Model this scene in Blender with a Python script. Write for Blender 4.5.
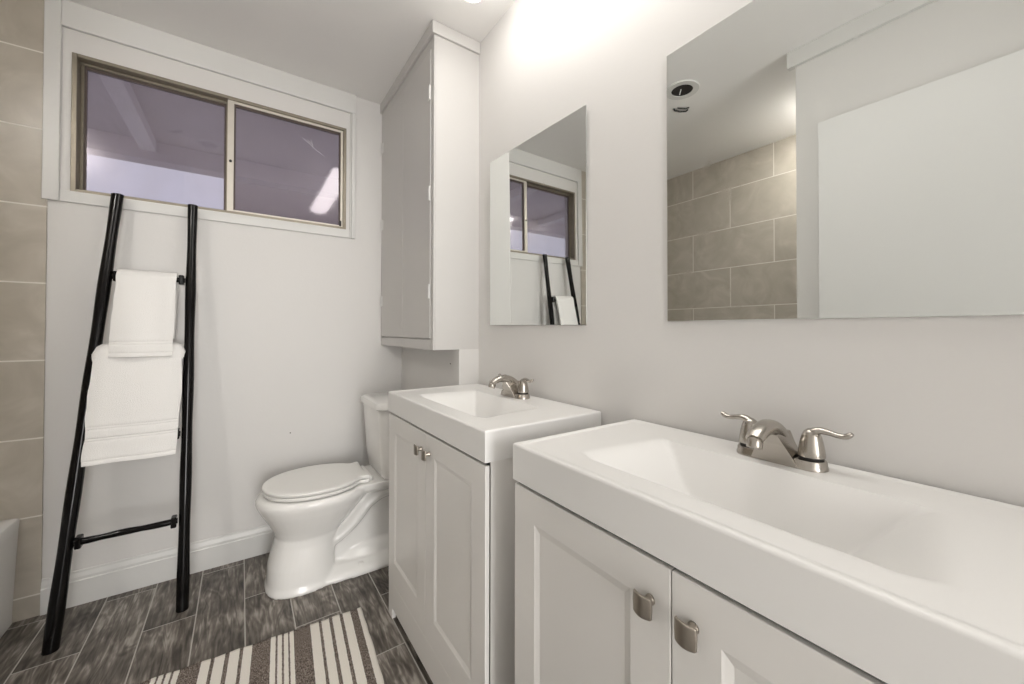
import bpy, bmesh, math, random
from mathutils import Vector, Matrix, noise
random.seed(4)
S = bpy.context.scene
for o in list(bpy.data.objects): bpy.data.objects.remove(o)
COL = S.collection
PI = math.pi

# ------------------------------------------------------------------ camera
yaw, pitch, roll = math.radians(35.3375), math.radians(0.6519), math.radians(-0.0667)
F = Vector((math.sin(yaw)*math.cos(pitch), math.cos(yaw)*math.cos(pitch), math.sin(pitch)))
R0 = Vector((math.cos(yaw), -math.sin(yaw), 0)); U0 = R0.cross(F)
R = R0*math.cos(roll) - U0*math.sin(roll); U = U0*math.cos(roll) + R0*math.sin(roll)
cd = bpy.data.cameras.new('camera'); cam = bpy.data.objects.new('camera', cd); COL.objects.link(cam)
M4 = Matrix((R, U, -F)).transposed().to_4x4(); M4.translation = Vector((0, 0, 1.12))
cam.matrix_world = M4
cd.sensor_width = 36; cd.sensor_fit = 'HORIZONTAL'; cd.lens = 391.016*36/1024
cd.shift_x = -6.49/1024; cd.shift_y = -15.96/1024
cd.clip_start = 0.02
S.camera = cam

# ------------------------------------------------------------------ world, lights, exposure
w = bpy.data.worlds.new('world'); S.world = w; w.use_nodes = True
bg = w.node_tree.nodes['Background']; bg.inputs[0].default_value = (0.80, 0.85, 1.0, 1); bg.inputs[1].default_value = 1.15
S.view_settings.view_transform = 'Standard'; S.view_settings.look = 'None'
S.view_settings.gamma = 1; S.view_settings.use_curve_mapping = False
S.view_settings.exposure = 0.36
TUBE = 7.8        # brightness of the ceiling fixture's diffuser
TUB_FILL = 112.0       # added fill glow over the tub, no such lamp known
REAR_FILL = 58       # unseen lamp added behind the camera to brighten the room
la = bpy.data.lights.new('rear_fill_light', 'AREA'); la.shape = 'RECTANGLE'; la.size = 0.9; la.size_y = 2.0; la.energy = REAR_FILL; la.color = (1.0, 0.99, 0.98)
lo = bpy.data.objects.new('rear_fill_light', la); COL.objects.link(lo); lo.location = (0.05, -2.7, 1.15); lo.rotation_euler = (PI/2, 0, 0)

# ------------------------------------------------------------------ key measures
YW, XW, ZC = 2.3586, 0.8986, 2.4605      # window wall, vanity wall, ceiling
XR = 0.7988                              # furred-out wall behind the toilet
YP = 1.5854                              # where it starts
XP = -0.38; YPART = 0.752                # partition face with the door, its end
XB = -1.30                               # tiled back wall of the tub
YB = -0.95                               # rear wall

# ------------------------------------------------------------------ helpers
def link(name, me, mats=None, parent=None):
    o = bpy.data.objects.new(name, me); COL.objects.link(o)
    if mats:
        for m in (mats if isinstance(mats, (list, tuple)) else [mats]): me.materials.append(m)
    if parent: o.parent = parent
    return o
def obj(name, bm, mats, parent=None, smooth=False, bevel=0, seg=2, subsurf=0, auto=None):
    bmesh.ops.recalc_face_normals(bm, faces=bm.faces)
    me = bpy.data.meshes.new(name); bm.to_mesh(me); bm.free()
    if smooth:
        for p in me.polygons: p.use_smooth = True
    o = link(name, me, mats, parent)
    if bevel:
        b = o.modifiers.new('bevel', 'BEVEL'); b.width = bevel; b.segments = seg; b.limit_method = 'ANGLE'; b.angle_limit = math.radians(35)
    if subsurf:
        s = o.modifiers.new('sub', 'SUBSURF'); s.levels = subsurf; s.render_levels = subsurf
    if auto is not None:
        try: me.set_sharp_from_angle(angle=auto)
        except Exception: pass
    return o
def tag(o, label=None, cat=None, group=None, kind=None):
    if label: o['label'] = label
    if cat: o['category'] = cat
    if group: o['group'] = group
    if kind: o['kind'] = kind
    return o
def thing(name, label, cat, loc=(0, 0, 0), rz=0, group=None):
    o = bpy.data.objects.new(name, None); COL.objects.link(o); o.location = loc; o.rotation_euler = (0, 0, rz)
    o.empty_display_size = 0.05
    return tag(o, label, cat, group)
def box(bm, x0, x1, y0, y1, z0, z1):
    vs = [bm.verts.new(p) for p in ((x0,y0,z0),(x1,y0,z0),(x1,y1,z0),(x0,y1,z0),(x0,y0,z1),(x1,y0,z1),(x1,y1,z1),(x0,y1,z1))]
    for f in ((0,3,2,1),(4,5,6,7),(0,1,5,4),(1,2,6,5),(2,3,7,6),(3,0,4,7)): bm.faces.new([vs[i] for i in f])
    return vs
def B(*boxes):
    bm = bmesh.new()
    for b in boxes: box(bm, *b)
    return bm
def rings(bm, rs, cap=True):
    """rs: list of rings (lists of Vectors, same count) -> lofted skin"""
    vr = [[bm.verts.new(p) for p in r] for r in rs]
    n = len(vr[0])
    for a, b in zip(vr, vr[1:]):
        for i in range(n): bm.faces.new((a[i], a[(i+1) % n], b[(i+1) % n], b[i]))
    if cap:
        bm.faces.new(vr[0][::-1]); bm.faces.new(vr[-1])
    return vr
def lathe(bm, prof, c=(0, 0, 0), n=24, sx=1, sy=1):
    rings(bm, [[Vector((c[0]+sx*r*math.cos(2*PI*i/n), c[1]+sy*r*math.sin(2*PI*i/n), c[2]+z)) for i in range(n)] for r, z in prof])
def tube(bm, pts, rad, n=12, flat=1.0, up=Vector((0, 0, 1))):
    pts = [Vector(p) for p in pts]; rs = []
    for i, p in enumerate(pts):
        t = (pts[min(i+1, len(pts)-1)] - pts[max(i-1, 0)]).normalized()
        a = up.cross(t)
        if a.length < 1e-3: a = Vector((1, 0, 0)).cross(t)
        a.normalize(); b = t.cross(a)
        r = rad[i] if isinstance(rad, (list, tuple)) else rad
        rs.append([p + a*(r*math.cos(2*PI*k/n)) + b*(r*flat*math.sin(2*PI*k/n)) for k in range(n)])
    rings(bm, rs)
def smoothpts(pts, k=5):
    """Catmull-Rom through tuples of any length"""
    out = []; P = [pts[0]] + list(pts) + [pts[-1]]
    for i in range(1, len(P)-2):
        for j in range(k):
            t = j/k; o = []
            for a, b, c, d in zip(P[i-1], P[i], P[i+1], P[i+2]):
                o.append(0.5*((2*b)+(-a+c)*t+(2*a-5*b+4*c-d)*t*t+(-a+3*b-3*c+d)*t**3))
            out.append(tuple(o))
    out.append(tuple(pts[-1])); return out
def ss(a, b, x):
    t = max(0, min(1, (x-a)/(b-a))); return t*t*(3-2*t)

# ------------------------------------------------------------------ materials
def mat(name, col, rough=0.5, metal=0, spec=0.5, bump=0, bscale=50, var=0, vscale=3, coat=0):
    m = bpy.data.materials.new(name); m.use_nodes = True; nt = m.node_tree; n = nt.nodes; p = n['Principled BSDF']
    p.inputs['Base Color'].default_value = (*col, 1); p.inputs['Roughness'].default_value = rough
    p.inputs['Metallic'].default_value = metal; p.inputs['Specular IOR Level'].default_value = spec
    p.inputs['Coat Weight'].default_value = coat
    tc = n.new('ShaderNodeTexCoord')
    if bump:
        t = n.new('ShaderNodeTexNoise'); t.inputs['Scale'].default_value = bscale; t.inputs['Detail'].default_value = 3
        nt.links.new(tc.outputs['Object'], t.inputs['Vector'])
        b = n.new('ShaderNodeBump'); b.inputs['Strength'].default_value = bump; b.inputs['Distance'].default_value = 0.002
        nt.links.new(t.outputs['Fac'], b.inputs['Height']); nt.links.new(b.outputs['Normal'], p.inputs['Normal'])
    if var:
        t = n.new('ShaderNodeTexNoise'); t.inputs['Scale'].default_value = vscale; t.inputs['Detail'].default_value = 4
        nt.links.new(tc.outputs['Object'], t.inputs['Vector'])
        r = n.new('ShaderNodeMapRange'); r.inputs['To Min'].default_value = 1-var; r.inputs['To Max'].default_value = 1+var
        nt.links.new(t.outputs['Fac'], r.inputs['Value'])
        mx = n.new('ShaderNodeVectorMath'); mx.operation = 'SCALE'; mx.inputs[0].default_value = col
        nt.links.new(r.outputs['Result'], mx.inputs['Scale']); nt.links.new(mx.outputs['Vector'], p.inputs['Base Color'])
    return m
M = {}
M['wall'] = mat('wall_paint', (0.735, 0.72, 0.70), 0.5, bump=0.12, bscale=90, var=0.02, vscale=2)
M['ceil'] = mat('ceiling_paint', (0.92, 0.905, 0.885), 0.7, bump=0.25, bscale=14, var=0.03, vscale=3)
M['trim'] = mat('trim_paint', (0.73, 0.725, 0.705), 0.35, bump=0.08, bscale=40, var=0.02, vscale=5)
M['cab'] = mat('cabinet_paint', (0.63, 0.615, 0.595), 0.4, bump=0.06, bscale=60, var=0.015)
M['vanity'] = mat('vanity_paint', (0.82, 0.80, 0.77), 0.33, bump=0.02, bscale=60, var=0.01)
M['marble'] = mat('cultured_marble', (0.86, 0.85, 0.83), 0.28, spec=0.4, var=0.01, vscale=6)
M['ceramic'] = mat('vitreous_china', (0.90, 0.89, 0.865), 0.12, spec=0.5, var=0.01)
M['plastic'] = mat('seat_plastic', (0.88, 0.87, 0.84), 0.28, var=0.01)
M['door'] = mat('door_paint', (0.79, 0.785, 0.77), 0.4, var=0.01)
M['tub'] = mat('tub_enamel', (0.83, 0.83, 0.82), 0.15, var=0.01)
M['nickel'] = mat('brushed_nickel', (0.47, 0.44, 0.40), 0.24, metal=1, bump=0.04, bscale=400)
M['knob'] = mat('satin_nickel', (0.42, 0.38, 0.33), 0.3, metal=1, bump=0.05, bscale=300)
M['dark'] = mat('dark_part_gap_shade', (0.02, 0.018, 0.016), 0.6, var=0.1)  # for real dark parts, and for shade painted in gaps
M['black'] = mat('black_lacquer', (0.004, 0.0035, 0.0035), 0.14, spec=0.28, bump=0.12, bscale=30, var=0.2, vscale=30)
M['alu'] = mat('aged_aluminium', (0.27, 0.24, 0.19), 0.4, metal=0.6, bump=0.1, bscale=80, var=0.18, vscale=20)
M['alul'] = mat('pale_aluminium', (0.66, 0.62, 0.55), 0.4, metal=0.4, bump=0.05, bscale=80, var=0.08, vscale=20)
M['gasket'] = mat('window_gasket', (0.10, 0.075, 0.065), 0.6, var=0.2, vscale=30)
M['stucco'] = mat('patio_wall_paint', (0.34, 0.30, 0.30), 0.8, bump=0.3, bscale=30, var=0.08)
M['soffit'] = mat('patio_ceiling_paint', (0.62, 0.58, 0.60), 0.7, bump=0.2, bscale=10, var=0.06, vscale=2)
M['rafter'] = mat('patio_beam_paint', (0.80, 0.77, 0.78), 0.6, bump=0.2, bscale=20, var=0.05)
M['concrete'] = mat('patio_concrete', (0.45, 0.44, 0.42), 0.9, bump=0.3, bscale=20, var=0.1)
M['grey'] = mat('grey_plastic', (0.35, 0.34, 0.33), 0.5, var=0.05)

def emit(name, col, st):
    m = bpy.data.materials.new(name); m.use_nodes = True; p = m.node_tree.nodes['Principled BSDF']
    p.inputs['Base Color'].default_value = (0.8, 0.8, 0.8, 1); p.inputs['Emission Color'].default_value = (*col, 1); p.inputs['Emission Strength'].default_value = st
    return m
M['diff'] = emit('lit_diffuser', (1.0, 0.965, 0.92), TUBE)

def mirror_mat():
    m = bpy.data.materials.new('mirror_silver'); m.use_nodes = True; nt = m.node_tree; n = nt.nodes; p = n['Principled BSDF']
    p.inputs['Metallic'].default_value = 1; p.inputs['Base Color'].default_value = (0.83, 0.85, 0.835, 1)
    tc = n.new('ShaderNodeTexCoord'); mp = n.new('ShaderNodeMapping'); mp.inputs['Scale'].default_value = (4, 6, 3); mp.inputs['Rotation'].default_value = (0.6, 0, 0)
    t = n.new('ShaderNodeTexNoise'); t.inputs['Scale'].default_value = 1.6; t.inputs['Detail'].default_value = 4; t.inputs['Distortion'].default_value = 1.5
    nt.links.new(tc.outputs['Object'], mp.inputs['Vector']); nt.links.new(mp.outputs['Vector'], t.inputs['Vector'])
    r = n.new('ShaderNodeMapRange'); r.inputs['From Min'].default_value = 0.55; r.inputs['From Max'].default_value = 0.8; r.inputs['To Min'].default_value = 0.0; r.inputs['To Max'].default_value = 0.11
    nt.links.new(t.outputs['Fac'], r.inputs['Value']); nt.links.new(r.outputs['Result'], p.inputs['Roughness'])
    return m
M['mirror'] = mirror_mat()

def glass_mat():
    m = bpy.data.materials.new('tinted_window_glass'); m.use_nodes = True; nt = m.node_tree; n = nt.nodes
    for x in list(n):
        if x.type != 'OUTPUT_MATERIAL': n.remove(x)
    out = [x for x in n if x.type == 'OUTPUT_MATERIAL'][0]
    tr = n.new('ShaderNodeBsdfTransparent'); tr.inputs[0].default_value = (0.70, 0.67, 0.69, 1)
    gl = n.new('ShaderNodeBsdfGlossy'); gl.inputs['Roughness'].default_value = 0.055; gl.inputs[0].default_value = (0.95, 0.9, 0.95, 1)
    # dusty film that catches room light
    df = n.new('ShaderNodeBsdfDiffuse'); df.inputs[0].default_value = (0.5, 0.44, 0.48, 1)
    tc = n.new('ShaderNodeTexCoord'); t = n.new('ShaderNodeTexNoise'); t.inputs['Scale'].default_value = 5; t.inputs['Detail'].default_value = 5; t.inputs['Distortion'].default_value = 1
    nt.links.new(tc.outputs['Object'], t.inputs['Vector'])
    r = n.new('ShaderNodeMapRange'); r.inputs['To Min'].default_value = 0.06; r.inputs['To Max'].default_value = 0.22
    nt.links.new(t.outputs['Fac'], r.inputs['Value'])
    m1 = n.new('ShaderNodeMixShader'); nt.links.new(r.outputs['Result'], m1.inputs[0]); nt.links.new(tr.outputs[0], m1.inputs[1]); nt.links.new(df.outputs[0], m1.inputs[2])
    fr = n.new('ShaderNodeFresnel'); ge = n.new('ShaderNodeNewGeometry'); im = n.new('ShaderNodeMath'); im.operation = 'MULTIPLY_ADD'; nt.links.new(ge.outputs['Backfacing'], im.inputs[0]); im.inputs[1].default_value = 1/1.62-1.62; im.inputs[2].default_value = 1.62; nt.links.new(im.outputs[0], fr.inputs['IOR'])
    m2 = n.new('ShaderNodeMixShader'); nt.links.new(fr.outputs[0], m2.inputs[0]); nt.links.new(m1.outputs[0], m2.inputs[1]); nt.links.new(gl.outputs[0], m2.inputs[2])
    nt.links.new(m2.outputs[0], out.inputs['Surface'])
    return m
M['glass'] = glass_mat()

def brick_mat(name, swap, du, dv, bw, rh, mortar, cols, grout, rough, kind):
    """swap: which object axes feed the brick's long and row directions"""
    m = bpy.data.materials.new(name); m.use_nodes = True; nt = m.node_tree; n = nt.nodes; L = nt.links; p = n['Principled BSDF']
    tc = n.new('ShaderNodeTexCoord'); sp = n.new('ShaderNodeSeparateXYZ'); L.new(tc.outputs['Object'], sp.inputs[0])
    def add(o, v):
        a = n.new('ShaderNodeMath'); a.operation = 'ADD'; L.new(o, a.inputs[0]); a.inputs[1].default_value = v; return a.outputs[0]
    u = add(sp.outputs[swap[0]], du); v = add(sp.outputs[swap[1]], dv)
    cb = n.new('ShaderNodeCombineXYZ'); L.new(u, cb.inputs[0]); L.new(v, cb.inputs[1])
    br = n.new('ShaderNodeTexBrick'); L.new(cb.outputs[0], br.inputs['Vector'])
    br.offset = 0.5; br.offset_frequency = 2; br.squash = 1
    br.inputs['Scale'].default_value = 1; br.inputs['Brick Width'].default_value = bw; br.inputs['Row Height'].default_value = rh
    br.inputs['Mortar Size'].default_value = mortar; br.inputs['Mortar Smooth'].default_value = 0.1; br.inputs['Bias'].default_value = 0
    br.inputs['Color1'].default_value = (0, 0, 0, 1); br.inputs['Color2'].default_value = (1, 1, 1, 1); br.inputs['Mortar'].default_value = (0.5, 0.5, 0.5, 1)
    # each tile reads a different place of the pattern
    sc = n.new('ShaderNodeVectorMath'); sc.operation = 'SCALE'; L.new(br.outputs['Color'], sc.inputs[0]); sc.inputs['Scale'].default_value = 37.0
    av = n.new('ShaderNodeVectorMath'); av.operation = 'ADD'; L.new(cb.outputs[0], av.inputs[0]); L.new(sc.outputs[0], av.inputs[1])
    mp = n.new('ShaderNodeMapping'); L.new(av.outputs[0], mp.inputs['Vector'])
    cr = n.new('ShaderNodeValToRGB')
    if kind == 'wood':
        mp.inputs['Scale'].default_value = (0.8, 3.4, 1)
        t = n.new('ShaderNodeTexNoise'); t.inputs['Scale'].default_value = 3.0; t.inputs['Detail'].default_value = 2.5; t.inputs['Distortion'].default_value = 0.6
        L.new(mp.outputs[0], t.inputs['Vector'])
        # growth rings: banded noise
        ml = n.new('ShaderNodeMath'); ml.operation = 'MULTIPLY'; L.new(t.outputs['Fac'], ml.inputs[0]); ml.inputs[1].default_value = 85
        sn = n.new('ShaderNodeMath'); sn.operation = 'SINE'; L.new(ml.outputs[0], sn.inputs[0])
        mp2 = n.new('ShaderNodeMapping'); mp2.inputs['Scale'].default_value = (7, 52, 1); L.new(av.outputs[0], mp2.inputs['Vector'])
        t2 = n.new('ShaderNodeTexNoise'); t2.inputs['Scale'].default_value = 1.5; t2.inputs['Detail'].default_value = 5; t2.inputs['Distortion'].default_value = 0.4
        L.new(mp2.outputs[0], t2.inputs['Vector'])
        t3 = n.new('ShaderNodeTexNoise'); t3.inputs['Scale'].default_value = 7; t3.inputs['Detail'].default_value = 3; L.new(av.outputs[0], t3.inputs['Vector'])
        def mad(o, a, b):
            q = n.new('ShaderNodeMath'); q.operation = 'MULTIPLY_ADD'; L.new(o, q.inputs[0]); q.inputs[1].default_value = a
            if isinstance(b, float): q.inputs[2].default_value = b
            else: L.new(b, q.inputs[2])
            return q.outputs[0]
        f = mad(sn.outputs[0], 0.055, 0.0); f = mad(t2.outputs['Fac'], 0.95, f); f = mad(t3.outputs['Fac'], 0.75, f)
        f = mad(br.outputs['Color'], 0.10, f); f = mad(f, 1.0, -0.39)
        L.new(f, cr.inputs[0]); hsrc = f
    else:
        t = n.new('ShaderNodeTexNoise'); t.inputs['Scale'].default_value = 5.0; t.inputs['Detail'].default_value = 9; t.inputs['Distortion'].default_value = 1.6
        L.new(av.outputs[0], t.inputs['Vector']); L.new(t.outputs['Fac'], cr.inputs[0]); hsrc = t.outputs['Fac']
    el = cr.color_ramp.elements
    while len(el) < len(cols): el.new(0.5)
    for e, (pos, c) in zip(el, cols): e.position = pos; e.color = (*c, 1)
    mx = n.new('ShaderNodeMix'); mx.data_type = 'RGBA'; L.new(br.outputs['Fac'], mx.inputs[0]); L.new(cr.outputs[0], mx.inputs[6]); mx.inputs[7].default_value = (*grout, 1)
    L.new(mx.outputs[2], p.inputs['Base Color'])
    rr = n.new('ShaderNodeMapRange'); rr.inputs['To Min'].default_value = rough; rr.inputs['To Max'].default_value = 0.85
    L.new(br.outputs['Fac'], rr.inputs['Value']); L.new(rr.outputs[0], p.inputs['Roughness'])
    inv = n.new('ShaderNodeMath'); inv.operation = 'MULTIPLY_ADD'; L.new(br.outputs['Fac'], inv.inputs[0]); inv.inputs[1].default_value = -1.0; inv.inputs[2].default_value = 1
    hm = n.new('ShaderNodeMath'); hm.operation = 'MULTIPLY_ADD'; L.new(hsrc, hm.inputs[0]); hm.inputs[1].default_value = 0.3; L.new(inv.outputs[0], hm.inputs[2])
    b = n.new('ShaderNodeBump'); b.inputs['Strength'].default_value = 0.5; b.inputs['Distance'].default_value = 0.0015
    L.new(hm.outputs[0], b.inputs['Height']); L.new(b.outputs[0], p.inputs['Normal'])
    return m
woodcols = [(0.20, (0.032, 0.027, 0.022)), (0.40, (0.100, 0.085, 0.071)), (0.56, (0.185, 0.163, 0.140)), (0.76, (0.42, 0.385, 0.34))]
M['floor'] = brick_mat('wood_look_tile', (1, 0), -1.695, 0.604+0.156*8, 0.61, 0.156, 0.0021, woodcols, (0.52, 0.50, 0.46), 0.42, 'wood')
tilecols = [(0.3, (0.45, 0.41, 0.345)), (0.55, (0.52, 0.475, 0.405)), (0.75, (0.60, 0.555, 0.485))]
M['tile_y'] = brick_mat('beige_wall_tile_a', (1, 2), -1.82+6.1, -0.085, 0.61, 0.305, 0.0030, tilecols, (0.80, 0.77, 0.71), 0.3, 'tile')
M['tile_x'] = brick_mat('beige_wall_tile_b', (0, 2), 0.9+6.1, -0.085, 0.61, 0.305, 0.0030, tilecols, (0.80, 0.77, 0.71), 0.3, 'tile')

def towel_mat():
    m = mat('white_terry', (0.90, 0.885, 0.86), 0.95, spec=0.1)
    nt = m.node_tree; n = nt.nodes; p = n['Principled BSDF']
    tc = n.new('ShaderNodeTexCoord')
    v = n.new('ShaderNodeTexVoronoi'); v.inputs['Scale'].default_value = 420; nt.links.new(tc.outputs['Object'], v.inputs['Vector'])
    b = n.new('ShaderNodeBump'); b.inputs['Strength'].default_value = 0.5; b.inputs['Distance'].default_value = 0.002
    nt.links.new(v.outputs['Distance'], b.inputs['Height']); nt.links.new(b.outputs[0], p.inputs['Normal'])
    p.inputs['Sheen Weight'].default_value = 0.3
    return m
M['towel'] = towel_mat()

# rug stripes, measured along its length
def rug_mat():
    m = bpy.data.materials.new('striped_woven_cotton'); m.use_nodes = True; nt = m.node_tree; n = nt.nodes; L = nt.links; p = n['Principled BSDF']
    p.inputs['Roughness'].default_value = 0.95; p.inputs['Specular IOR Level'].default_value = 0.1
    half = []   # brown intervals from the centre (x = 0) outwards, symmetric
    # centre group, then narrow group, wide group, edge
    cen = -0.035
    brown = [(.356,.382),(.317,.328),(.280,.291),(.245,.254),(.162,.216),(.144,.149),(.125,.131),(.106,.112),(.036,.091),(0.0,.010),(-.038,-.029)]
    for a, b in brown: half.append((a-cen, b-cen))
    tc = n.new('ShaderNodeTexCoord'); sp = n.new('ShaderNodeSeparateXYZ')
    # slight wobble of the weave
    nz = n.new('ShaderNodeTexNoise'); nz.inputs['Scale'].default_value = 220; L.new(tc.outputs['Object'], nz.inputs['Vector'])
    sc = n.new('ShaderNodeVectorMath'); sc.operation = 'SCALE'; sc.inputs['Scale'].default_value = 0.004; L.new(nz.outputs['Color'], sc.inputs[0])
    ad = n.new('ShaderNodeVectorMath'); ad.operation = 'ADD'; L.new(tc.outputs['Object'], ad.inputs[0]); L.new(sc.outputs[0], ad.inputs[1])
    L.new(ad.outputs[0], sp.inputs[0])
    sb = n.new('ShaderNodeMath'); sb.operation = 'SUBTRACT'; L.new(sp.outputs[0], sb.inputs[0]); sb.inputs[1].default_value = 0.002
    ab = n.new('ShaderNodeMath'); ab.operation = 'ABSOLUTE'; L.new(sb.outputs[0], ab.inputs[0])
    acc = None
    for a, b in half:
        q = n.new('ShaderNodeMath'); q.operation = 'COMPARE'; L.new(ab.outputs[0], q.inputs[0]); q.inputs[1].default_value = (a+b)/2; q.inputs[2].default_value = abs(b-a)/2
        if acc is None: acc = q.outputs[0]
        else:
            z = n.new('ShaderNodeMath'); z.operation = 'MAXIMUM'; L.new(acc, z.inputs[0]); L.new(q.outputs[0], z.inputs[1]); acc = z.outputs[0]
    # brown is a melange of light and dark yarn
    mp = n.new('ShaderNodeMapping'); mp.inputs['Scale'].default_value = (1, 0.45, 1); L.new(tc.outputs['Object'], mp.inputs['Vector'])
    vz = n.new('ShaderNodeTexNoise'); vz.inputs['Scale'].default_value = 420; vz.inputs['Detail'].default_value = 2; L.new(mp.outputs[0], vz.inputs['Vector'])
    cr = n.new('ShaderNodeValToRGB'); L.new(vz.outputs['Fac'], cr.inputs[0])
    cr.color_ramp.elements[0].position = 0.38; cr.color_ramp.elements[0].color = (0.085, 0.065, 0.055, 1)
    cr.color_ramp.elements[1].position = 0.66; cr.color_ramp.elements[1].color = (0.36, 0.31, 0.27, 1)
    mx = n.new('ShaderNodeMix'); mx.data_type = 'RGBA'; L.new(acc, mx.inputs[0]); mx.inputs[6].default_value = (0.86, 0.82, 0.75, 1); L.new(cr.outputs[0], mx.inputs[7])
    L.new(mx.outputs[2], p.inputs['Base Color'])
    b = n.new('ShaderNodeBump'); b.inputs['Strength'].default_value = 0.6; b.inputs['Distance'].default_value = 0.002; L.new(vz.outputs['Fac'], b.inputs['Height']); L.new(b.outputs[0], p.inputs['Normal'])
    return m
M['rug'] = rug_mat()

# ------------------------------------------------------------------ the room
def struct(name, bm, m, bevel=0, label=None, parent=None):
    o = obj(name, bm, m, parent, bevel=bevel)
    if not parent: tag(o, label, name.split('_')[0].split('.')[0], kind='structure')
    return o
T = 0.12
struct('floor', B((XB-T, XW+T, -2.95, YW+T, -0.08, 0)), M['floor'], label='dark grey-brown wood-look plank tile floor with pale grout')
struct('ceiling', B((XB-T, XW+T, -2.95, YW+T, ZC, ZC+0.1)), M['ceil'], label='plain off-white painted ceiling')
# window wall with its opening
wx0, wx1, wz0, wz1 = -0.5742, 0.4768, 1.6853, 2.2588
struct('wall_back', B((-0.652, XW+T, YW, YW+T, 0, wz0), (-0.652, wx0, YW, YW+T, wz0, ZC), (wx1, XW+T, YW, YW+T, wz0, ZC), (wx0, wx1, YW, YW+T, wz1, ZC),
                     (XB-T, -0.652, YW+0.001, YW+T, 0, ZC)), M['wall'], label='white painted wall below and around the sliding window')
struct('wall_right', B((XW, XW+T, YB-T, YW, 0, ZC), (XR, XW, YP+0.0008, YW, 0, ZC)), M['wall'], label='white painted wall behind the mirrors and both sinks')
struct('wall_left', B((XB-T, XP, YB-T, YPART, 0, ZC)), M['wall'], label='white painted partition with a flat door, seen in the large mirror')
struct('wall_rear', B((0.47, XW, YB-T, YB, 0, ZC), (XP, 0.47, YB-T, YB, 2.04, ZC)), M['wall'], label='white painted wall around an added opening that lets fill light in')  # opening added so the rear fill lamp can shine in
struct('wall_added_hall', B((-0.62, -0.50, -2.95, YB-T, 0, ZC), (0.62, 0.74, -2.95, YB-T, 0, ZC), (-0.50, 0.62, -2.95, -2.83, 0, ZC)), M['wall'], label='added unseen white walls beyond the rear opening, closing out sky light')  # unseen box added to keep sky light out of the rear opening
struct('wall_tub_back', B((XB-T, XB, YPART, YW, 0, ZC)), M['tile_y'], label='beige stone-look tiled wall along the bathtub, seen in the large mirror')
struct('wall_tub_end', B((XB, -0.652, YW-0.010, YW+0.001, 0, ZC), (-0.652, -0.6485, YW-0.010, YW, 1.640, ZC), (-0.652, -0.635, YW-0.010, YW, 0, 1.640)), M['tile_x'], label='beige stone-look tiled strip beside the window wall')
# white casing boards round the window
bm = B((-0.648, -0.602, YW-0.016, YW, 1.640, ZC), (0.503, 0.524, YW-0.016, YW, 1.640, 2.352), (0.496, 0.503, YW-0.009, YW, 1.640, 2.352), (-0.602, 0.524, YW-0.016, YW, 2.352, ZC-0.0),
       (-0.602, 0.496, YW-0.010, YW, 1.640, wz0+0.002))
tag(obj('trim_1', bm, M['trim'], bevel=0.003), 'white painted casing boards around the sliding window', 'trim', kind='structure')
# baseboard with moulded top
def baseboard(name, x0, x1):
    prof = [(0, 0), (-0.016, 0), (-0.016, 0.098), (-0.012, 0.101), (-0.012, 0.112), (-0.010, 0.118), (-0.006, 0.128), (-0.005, 0.137), (0, 0.137)]
    bm = bmesh.new(); rings(bm, [[Vector((x, YW+a, z)) for a, z in prof] for x in (x0, x1)])
    tag(obj(name, bm, M['trim'], bevel=0.001), 'white moulded baseboard along the window wall', 'baseboard', kind='structure')
baseboard('baseboard_back', -0.635, XR)
# partition top band and flat door
tag(obj('trim_3', B((XP-0.012, XP+0.020, YB, YPART+0.03, 2.385, ZC)), M['trim'], bevel=0.002), 'white flat board along the top of the partition', 'trim', kind='structure')
d = obj('door_1', B((XP+0.001, XP+0.018, -0.12, 0.660, 0.012, 2.072)), M['door'], bevel=0.002)
tag(d, 'flat white door slab in the partition, seen in the large mirror', 'door', kind='structure')

# window: outer frame, two sashes
win = obj('window_1', B((wx0, wx0+0.016, YW-0.006, YW+0.07, wz0, wz1), (wx1-0.016, wx1, YW-0.006, YW+0.07, wz0, wz1),
                        (wx0+0.016, wx1-0.016, YW-0.006, YW+0.07, wz1-0.014, wz1), (wx0+0.016, wx1-0.016, YW-0.006, YW+0.07, wz0, wz0+0.014),
                        (wx0+0.016, wx1-0.016, YW+0.030, YW+0.034, wz1-0.024, wz1-0.014)), M['alu'], bevel=0.0015)
tag(win, 'wide horizontal sliding window with tinted panes and an aged metal frame', 'window', kind='structure')
def sash(x0, x1, y0, y1, m, wl, wr, wt, wb, label):
    s = obj('sash', B((x0, x0+wl, y0, y1, wz0+0.014, wz1-0.014), (x1-wr, x1, y0, y1, wz0+0.014, wz1-0.014),
                      (x0+wl, x1-wr, y0, y1, wz1-0.014-wt, wz1-0.014), (x0+wl, x1-wr, y0, y1, wz0+0.014, wz0+0.014+wb)), m, win, bevel=0.0015)
    s['label'] = label
    g = 0.007
    obj('gasket', B((x0+wl, x0+wl+g, y0+0.006, y1-0.002, wz0+0.014+wb, wz1-0.014-wt), (x1-wr-g, x1-wr, y0+0.006, y1-0.002, wz0+0.014+wb, wz1-0.014-wt),
                    (x0+wl+g, x1-wr-g, y0+0.006, y1-0.002, wz1-0.014-wt-g*1.6, wz1-0.014-wt)), M['gasket'], s)
    yc = (y0+y1)/2
    obj('window_pane', B((x0+wl, x1-wr, yc, yc+0.0005, wz0+0.014+wb, wz1-0.014-wt)), M['glass'], s)
    return s
sash(wx0+0.016, -0.050, YW+0.036, YW+0.058, M['alu'], 0.010, 0.018, 0.010, 0.006, 'left sliding sash with dark metal edges')
s2 = sash(-0.062, wx1-0.016, YW+0.004, YW+0.028, M['alul'], 0.026, 0.012, 0.012, 0.010, 'right sash with a pale meeting stile')
bm = bmesh.new()
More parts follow.
